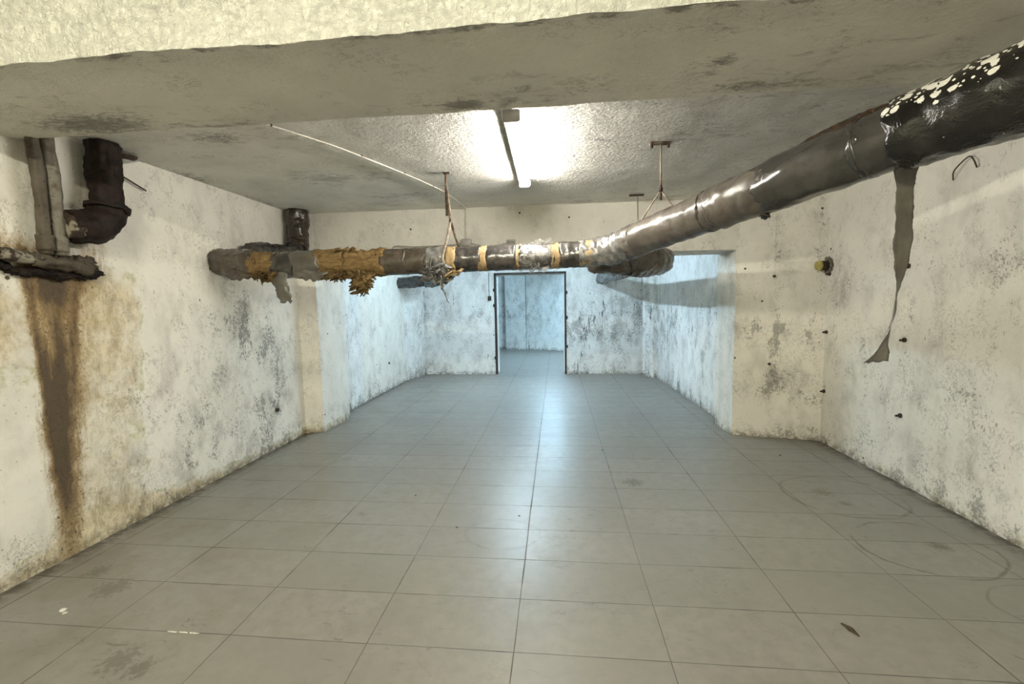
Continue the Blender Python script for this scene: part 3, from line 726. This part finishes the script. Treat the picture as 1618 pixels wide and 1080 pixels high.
lp = Path([(-1.93, 7.5, 2.335), (-1.93, 7.5, 2.1), (-1.935, 7.5, 1.92), (-1.99, 7.5, 1.82), (-2.12, 7.5, 1.785), (-2.3, 7.5, 1.775), (-2.52, 7.5, 1.76), (-2.73, 7.5, 1.75)])
lb = empty('branch_pipe', (-2.3, 7.5, 1.77), 'dark branch pipe turning into the left wall of the deep room near the back', 'pipe')
q = MB(); tube(q, lp, 0, .46, .095, 24, .02, .010, 4, seed=44); q.build('sleeve', 'sleeve_dark', lb)
q = MB(); tube(q, lp, .42, .80, .115, 24, .015, .02, 4, seed=45, lump=.02); q.build('elbow_wrap', 'silver', lb)
q = MB(); tube(q, lp, .78, lp.len, .092, 24, .015, .018, 4, seed=46, lump=.01, rag=.02); q.build('sleeve', 'sleeve_dark', lb)
q = MB(); ribbon(q, [(-.86, 3.27, 1.60), (-.85, 3.27, 1.50), (-.83, 3.27, 1.44), (-.80, 3.27, 1.37)], [.02, .012, .006, .002], [(1, .2, 0)]*4, .012, .01, 5, 20, seed=8)
q.build('torn_flap', 'sleeve_dark', pipe)
rnd = random.Random(3); q = MB()
for i in range(34):
    p = Vector((-.90+rnd.uniform(-.1, .1), 3.31+rnd.uniform(-.03, .03), 1.60+rnd.uniform(-.06, .05))); d = Vector((rnd.uniform(-1, 1), 0, rnd.uniform(-1, .4))).normalized()*.045
    ribbon(q, [p-d, p+Vector((0, -.012, 0)), p+d], [.012, .022, .004], [(rnd.uniform(-1, 1), .3, rnd.uniform(-1, 1))]*3, .02, .01, 4, 7, .002, seed=i)
q.build('plastic_scraps', 'film_grey', pipe)

# lagged down pipe at the left pillar
dp = Path([(-2.585, 4.30, 2.335), (-2.585, 4.30, 2.15), (-2.585, 4.30, 2.02), (-2.585, 4.22, 1.92), (-2.585, 4.05, 1.875), (-2.59, 3.8, 1.86), (-2.59, 3.58, 1.84)])
dn = empty('lagged_down_pipe', (-2.585, 4.3, 1.9), 'brown lagged pipe dropping from the ceiling at the left pillar and turning along the wall', 'pipe')
q = MB(); tube(q, dp, 0, .40, .102, 32, .014, .012, 6, seed=50, lump=.015); q.build('down_section', 'lag', dn)
q = MB(); tube(q, dp, .36, dp.len, .082, 32, .014, .012, 6, seed=51, spiral=.005, pitch=.12); q.build('sleeve', 'sleeve_dark', dn)['label'] = 'crinkled shiny dark sleeve'

# ------------------------------------------------------------------ corroded pipes, upper left
rp = empty('cast_iron_pipe', (-2.61, 2.39, 1.9), 'dark rusted cast iron drain with an elbow, upper left wall', 'pipe')
cp = Path([(-2.61, 2.40, 2.335), (-2.61, 2.40, 2.15), (-2.61, 2.40, 2.02), (-2.61, 2.385, 1.92), (-2.61, 2.33, 1.855), (-2.615, 2.26, 1.83), (-2.625, 2.16, 1.825)])
q = MB(); tube(q, cp, 0, .40, .078, 40, .010, .011, 6, seed=60, lump=.016); q.build('drain_section', 'rust', rp)
q = MB(); tube(q, cp, .36, .66, lambda s_: .096-.012*abs((s_-.5)/.16), 40, .010, .010, 6, seed=61, lump=.015); q.build('elbow', 'rust', rp)
q = MB(); tube(q, cp, .355, .385, .106, 32, .008, .005, 6, seed=62, rag=.008); q.build('socket_rim', 'rust', rp)
q = MB(); tube(q, cp, .62, cp.len, .080, 32, .01, .012, 7, seed=63, lump=.02); q.build('mouldy_stub', 'rustwhite', rp)['label'] = 'stub crusted with pale mould'
for (nm, mt, y, r, lab) in (('water_pipe', 'paintpipe2', 2.075, .028, 'brown stained vertical pipe against left wall, the one nearer the viewer'), ('water_pipe', 'paintpipe', 2.140, .032, 'pale flaking vertical pipe against left wall beside the cast iron drain')):
    e = empty(nm, (-2.635, y, 1.66), lab, 'pipe')
    pa = Path([(-2.635, y-.01, 2.33), (-2.635, y, 2.0), (-2.64, y+.005, 1.665)])
    q = MB(); tube(q, pa, 0, pa.len, r, 24, .02, .005, 5, seed=r*100, lump=.006); q.build('pipe_run', mt, e)
    q = MB(); tube(q, pa, pa.len-.10, pa.len-.02, r+.008, 24, .012, .006, 5, seed=r*90); q.build('coupling', mt, e)
hz = empty('horizontal_pipe', (-2.645, 1.9, 1.655), 'short rusty horizontal pipe along left wall above the brown stain', 'pipe')
pa = Path([(-2.65, 1.40, 1.645), (-2.65, 1.8, 1.655), (-2.65, 2.02, 1.64), (-2.655, 2.2, 1.62), (-2.665, 2.30, 1.60)])
q = MB(); tube(q, pa, 0, .52, .022, 16, .012, .008, 8, seed=70); q.build('pipe_run', 'rust', hz)
q = MB(); tube(q, pa, .48, .66, .030, 20, .01, .006, 8, seed=71); q.build('pipe_run', 'rustwhite', hz)
q = MB(); tube(q, pa, .62, pa.len, .034, 20, .01, .014, 8, seed=72, lump=.02); q.build('tee', 'paintpipe2', hz)
q = MB()
rnd = random.Random(11)
for i in range(20):
    t = i/19; y = 1.72+t*.62+rnd.uniform(-.01, .01)
    q.blob((-2.695, y, 1.595+.02*math.sin(t*9)+rnd.uniform(-.015, .01)), .026+.012*rnd.random(), i, .6, 9, (.8, 1.3, .7))
q.build('rust_crust', 'rust', hz)['label'] = 'crust of rust and slime below the pipe'
q = MB()
for i in range(14):
    q.blob((-2.695, 2.14+.017*i+rnd.uniform(-.01, .01), 1.585+rnd.uniform(-.03, .02)), .028, i+60, .7, 9, (.7, 1.3, .8))
q.build('rust_crust', 'rust', hz)
q = MB()
for i in range(12):
    q.blob((-2.69, 2.12+.02*i+rnd.uniform(-.01, .01), 1.63+rnd.uniform(-.02, .03)), .03, i+30, .6, 9, (.8, 1.2, .9))
q.build('lime_crust', 'paintpipe2', hz)

# bracket and rod at the top of the cast iron drain
bk = empty('broken_bracket', (-2.66, 2.56, 2.3), 'broken rusty bracket on the ceiling beside the cast iron drain', 'bracket')
q = MB(); q.box((-2.67, 2.535, 2.29), (.05, .03, .07), .3, bev=.004); q.box((-2.64, 2.58, 2.315), (.06, .09, .02), -.5, bev=.004); q.build('bracket_plate', 'hole', bk)
q = MB(); cord(q, [(-2.66, 2.54, 2.27), (-2.655, 2.60, 2.29), (-2.65, 2.66, 2.32)], .007); q.build('clip', 'box', bk)
q = MB(); cord(q, [(-2.70, 2.50, 2.23), (-2.695, 2.60, 2.20), (-2.70, 2.75, 2.155)], .005)
tag(q.build('bent_rod', 'hole'), 'thin dark rod sticking out beside the cast iron drain', 'rod')

# ------------------------------------------------------------------ hangers
h1 = empty('pipe_hanger', (-.80, 3.3, 2.33), 'rusty flat strap hanger holding the main pipe left of the lamp', 'hanger')
q = MB(); q.box((-.80, 3.30, 2.335), (.05, .03, .012), bev=.003); q.build('ceiling_plate', 'hole', h1)
q = MB(); q.box((-.803, 3.30, 2.18), (.02, .006, .31), .1); q.build('upper_strap', 'steel_rust', h1)
q = MB(); ribbon(q, [(-.80, 3.294, 2.24), (-.785, 3.292, 2.1), (-.775, 3.29, 1.98)], [.009]*3, [(1, 0, 0)]*3, .003, .001, 3, 20, .004); q.build('lower_strap', 'steel_rust', h1)
q = MB(); ribbon(q, [(-.775, 3.285, 1.99), (-.79, 3.255, 1.88), (-.815, 3.235, 1.77), (-.83, 3.232, 1.70), (-.81, 3.235, 1.65)], [.010]*5, [(1, 0, 0)]*5, .002, .001, 3, 24, .004); q.build('strap_loop', 'rod', h1)
q = MB(); ribbon(q, [(-.775, 3.295, 1.99), (-.755, 3.34, 1.88), (-.74, 3.42, 1.79)], [.009]*3, [(1, 0, 0)]*3, .002, .001, 3, 16, .004); q.build('strap_loop', 'steel_rust', h1)
q = MB(); q.cyl((-.775, 3.275, 1.985), (-.775, 3.305, 1.985), .009, n=8); q.build('bolt', 'hole', h1)
h2 = empty('pipe_hanger', (.66, 2.87, 2.33), 'thin rod hanger forking around the diagonal pipe right of the lamp', 'hanger')
q = MB(); q.box((.645, 2.88, 2.325), (.13, .035, .016), .08, bev=.004); q.build('ceiling_plate', 'steel_rust', h2)
for sx in (-.05, .05):
    q = MB(); q.cyl((.645+sx, 2.88, 2.32), (.645+sx, 2.88, 2.30), .009, n=8); q.build('bolt', 'hole', h2)
q = MB(); q.cyl((.65, 2.88, 2.32), (.653, 2.88, 2.04), .0055, n=8); q.build('rod', 'rod', h2)
q = MB(); q.cyl((.653, 2.88, 2.075), (.653, 2.88, 1.985), .007, n=8); q.cyl((.653, 2.88, 2.06), (.653, 2.88, 2.035), .012, n=6); q.build('turnbuckle', 'hole', h2)
q = MB(); cord(q, [(.653, 2.88, 2.045), (.60, 2.93, 1.96), (.548, 3.0, 1.865), (.535, 3.01, 1.80), (.545, 3.0, 1.74)], .005); q.build('fork_rod', 'rod', h2)
q = MB(); cord(q, [(.653, 2.88, 2.045), (.69, 2.86, 1.98), (.735, 2.86, 1.925), (.80, 2.90, 1.86)], .005); q.build('fork_rod', 'rod', h2)
h3 = empty('pipe_hanger', (.75, 4.2, 2.33), 'thin far rod hanger in front of the header, behind the bend', 'hanger')
q = MB(); q.box((.74, 4.22, 2.325), (.13, .03, .014), bev=.003); q.build('ceiling_plate', 'hole', h3)
q = MB(); q.cyl((.75, 4.22, 2.325), (.76, 4.20, 1.80), .0045, n=8); q.build('rod', 'rod', h3)

# ------------------------------------------------------------------ lamps
def fixture(name, loc, L, rz, col, e, label, zc, side=.046, bracket=True):
    """batten with one bare tube, along local y"""
    o = empty(name, loc, label, 'lamp')
    cr, sr = math.cos(rz), math.sin(rz)
    T = lambda x, y, z: (loc[0]+x*cr-y*sr, loc[1]+x*sr+y*cr, loc[2]+z)
    q = MB(); q.box(T(0, 0, -.010), (.058, L, .020), rz, bev=.004); q.build('batten', 'white', o, False)
    q = MB(); q.box(T(-.012, 0, -.0215), (.003, L*.94, .003), rz); q.build('batten_seam', 'box', o, False)
    for s_ in (-1, 1):
        q = MB(); q.box(T(side*.45, s_*(L/2+.008), -.038), (.092, .028, .060), rz, bev=.008); q.box(T(0, s_*(L/2+.008), -.006), (.035, .028, .03), rz, bev=.004)
        h = q.build('lamp_holder', 'box', o)
        q = MB(); q.cyl(T(.0, s_*(L/2-.02), -.019), T(.0, s_*(L/2-.02), -.026), .009, n=10); q.build('screw', 'steel_rust', h)
    q = MB(); q.cyl(T(side, -L/2+.01, -.052), T(side, L/2-.01, -.052), .0135, n=20); q.build('fluorescent_tube', emis('tube_glow_'+name, col, e), o)
    return o
fixture('fluorescent_lamp', (-.245, 2.915, ZC-.004), 1.25, .016, NEAR_COL, NEAR_E, 'lit white fluorescent batten lamp on the stuccoed ceiling', ZC)
fixture('fluorescent_lamp', (-.6, -1.25, 2.752), 1.5, 1.57, REAR_COL, REAR_E, 'warm fluorescent batten lamp on the ceiling behind the viewer', 2.75)
fixture('fluorescent_lamp', (-.6, 6.6, ZC-.002), 1.5, 0., BACK_COL, BACK_E, 'cold fluorescent batten lamp on the ceiling of the deep room', ZC)
fixture('fluorescent_lamp', (-.2, 10.3, ZC-.002), 1.5, 0., FAR_COL, FAR_E, 'cold fluorescent batten lamp on the ceiling of the far room beyond the doorway', ZC)

# ------------------------------------------------------------------ cable, boxes
q = MB()
cord(q, [(-1.66, 2.08, 2.331), (-1.50, 2.30, 2.330), (-1.33, 2.62, 2.331), (-1.24, 2.83, 2.327), (-1.10, 3.25, 2.330), (-.99, 3.62, 2.329), (-.93, 3.95, 2.330), (-.89, 4.48, 2.329)], .0045)
cb = tag(q.build('ceiling_cable', 'cable'), 'thin white cable stapled across the ceiling from the beam to the header', 'cable')
for p in ((-1.24, 2.83, 2.33), (-1.10, 3.25, 2.332), (-.99, 3.62, 2.331), (-1.5, 2.3, 2.332)):
    b = MB(); b.box(p, (.014, .008, .012), .3); b.build('cable_clip', 'hole', cb, False)
q = MB(); cord(q, [(-.895, 4.485, 2.325), (-.90, 4.487, 2.2), (-.90, 4.487, 2.02)], .004)
tag(q.build('drop_cable', 'cable'), 'thin cable dropping down the header to the grey junction box', 'cable')
jb = MB(); jb.box((-.90, 4.478, 1.982), (.105, .036, .085), bev=.008); jb = tag(jb.build('junction_box', 'box'), 'grey junction box on the header left of the lamp', 'junction box')
b = MB(); b.box((-.90, 4.457, 1.982), (.085, .008, .066), bev=.003); b.build('lid', 'box', jb)
ss = MB(); ss.box((-.445, 4.484, 1.978), (.092, .028, .05), bev=.006); ss = tag(ss.build('wall_socket', 'box'), 'small twin socket on the header just above the main pipe', 'socket')
b = MB()
for dx in (-.027, -.012, .012, .027): b.cyl((-.445+dx, 4.4705, 1.975), (-.445+dx, 4.468, 1.975), .0045, n=8)
b.build('socket_hole', 'hole', ss)
q = MB(); cord(q, [(-1.68, 4.485, 1.945), (-1.64, 4.485, 1.975), (-1.45, 4.485, 1.962), (-1.2, 4.485, 1.965), (-1.0, 4.485, 1.972), (-.955, 4.485, 1.975)], .005)
cord(q, [(-.85, 4.485, 1.975), (-.7, 4.485, 1.945), (-.55, 4.485, 1.955), (-.49, 4.483, 1.97)], .005)
tag(q.build('surface_cable', 'darkcable'), 'dirty cable along the header through the junction box to the socket', 'cable')

sw = MB(); sw.box((-1.262, 8.385, 1.465), (.06, .035, .085), bev=.006); sw = tag(sw.build('light_switch', 'black'), 'black switch on the back wall left of the door frame', 'switch')
b = MB(); b.box((-1.262, 8.366, 1.468), (.026, .01, .04), bev=.003); b.build('rocker', 'hole', sw)
q = MB(); cord(q, [(-1.268, 8.388, 1.51), (-1.272, 8.39, 1.7), (-1.268, 8.39, 1.95)], .006); tag(q.build('switch_cable', 'darkcable'), 'cable running up from the black switch', 'cable')

# ------------------------------------------------------------------ right wall: pipe stub, bolts, wire
ps = empty('capped_pipe_stub', (2.47, 4.36, 1.655), 'short pipe stub with a yellow plug sticking out of the right wall', 'pipe stub')
q = MB(); q.cyl((2.50, 4.36, 1.655), (2.40, 4.345, 1.655), .044, n=24); q.build('stub', 'rustwhite', ps)
q = MB(); q.cyl((2.408, 4.346, 1.655), (2.388, 4.343, 1.655), .046, .042, n=24); q.build('plug', 'yellowcap', ps)['label'] = 'yellow plug'
q = MB()
for i in range(10):
    a = i/10*6.28; q.blob((2.482, 4.36+.06*math.cos(a), 1.655+.06*math.sin(a)), .022, i, .5, 8, (.6, 1, 1))
q.build('mortar_collar', 'paintpipe', ps)
bolts = [(3.42, 1.575, .017, 'upper corroded bolt on the right wall beside the hanging strip, below the pipe'),
         (3.417, 1.05, .016, 'corroded bolt on the right wall just right of the tip of the hanging strip'),
         (3.414, .498, .016, 'lowest corroded bolt low on the right wall beneath the hanging strip'),
         (4.34, 1.045, .016, 'small corroded bolt at mid height near the right pillar corner'),
         (4.34, .49, .016, 'small corroded bolt low near the right pillar corner'),
         (4.33, 1.575, .014, 'small corroded bolt just under the yellow plugged stub')]
for (y, z, r, lab) in bolts:
    e = empty('anchor_bolt', (2.487, y, z), lab, 'bolt', 'corroded anchor bolts in the right wall')
    q = MB(); q.cyl((2.495, y, z), (2.478, y, z), r*1.15, r, n=12); q.build('washer', 'hole', e)
    q = MB(); q.cyl((2.48, y, z), (2.455, y+.003, z-.002), r*.5, n=8); q.build('stud', 'black', e)
e = MB(); e.cyl((2.078, 4.487, 1.575), (2.075, 4.465, 1.575), .012, n=10); tag(e.build('anchor_bolt', 'hole'), 'tiny corroded bolt high on the right pillar face', 'bolt')
e = MB(); e.cyl((2.06, 4.49, .73), (2.057, 4.468, .73), .012, n=10); tag(e.build('anchor_bolt', 'hole'), 'tiny corroded bolt low on the right pillar face', 'bolt')
e = MB(); e.cyl((-2.725, 3.97, .38), (-2.70, 3.97, .375), .018, n=10); tag(e.build('anchor_bolt', 'hole'), 'corroded bolt low on the left wall near the pillar', 'bolt')
e = MB(); e.cyl((-2.74, 6.9, .43), (-2.71, 6.9, .43), .02, n=10); tag(e.build('anchor_bolt', 'hole'), 'small dark bolt low on the left wall of the deep room', 'bolt')
q = MB(); cord(q, [(2.482, 3.10, 2.08), (2.46, 3.07, 2.13), (2.47, 2.99, 2.19), (2.465, 2.95, 2.16), (2.478, 2.94, 2.11)], .004)
tag(q.build('bent_wire', 'hole'), 'bent dark wire sticking out high on the right wall', 'wire')

# ------------------------------------------------------------------ litter on the floor
q = MB(); ribbon(q, [(1.176, 1.865, .004), (1.190, 1.835, .007), (1.205, 1.795, .003)], [.003, .012, .002], [(1, .4, .1)]*3, .003, .002, 4, 12, .002)
tag(q.build('dry_leaf', 'debris'), 'small dry brown leaf on the tiles at lower right', 'leaf')
for (x, y, r, lab, mt) in ((-2.262, 1.69, .012, 'white plaster crumb on the floor near the left wall', 'crumb'), (-2.235, 1.675, .008, 'smaller white plaster crumb beside the larger one near the left wall', 'crumb'),
                           (-.62, 2.55, .006, 'tiny dark crumb on the floor left of centre', 'debris'), (.41, 4.02, .007, 'tiny dark crumb far up the floor right of centre', 'debris'),
                           (1.93, 3.95, .007, 'tiny dark crumb on the floor by the right pillar', 'debris'), (-1.02, 2.98, .006, 'tiny dark crumb on the tiles farther left', 'debris'),
                           (2.2, 2.05, .009, 'tiny dark crumb on the floor near the right edge', 'debris'), (-.25, 2.72, .005, 'tiny dark crumb near the middle of the floor', 'debris')):
    q = MB(); q.blob((x, y, r*.45), r, x*7, .5, 7, (1.2, 1, .5)); tag(q.build('crumb', mt), lab, 'crumb')
for i, x in enumerate((-1.64, -1.59, -1.54)):
    q = MB(); ribbon(q, [(x-.02, 1.608, .002), (x, 1.606, .003), (x+.022, 1.607, .002)], [.002, .003, .002], [(0, 1, 0)]*3, .001, .002, 3, 8, .002, seed=i)
    tag(q.build('grout_chip', 'crumb'), 'white grout sliver in a tile joint at lower left, '+('leftmost of three', 'middle one of three', 'rightmost of three')[i], 'grout', 'white grout slivers')
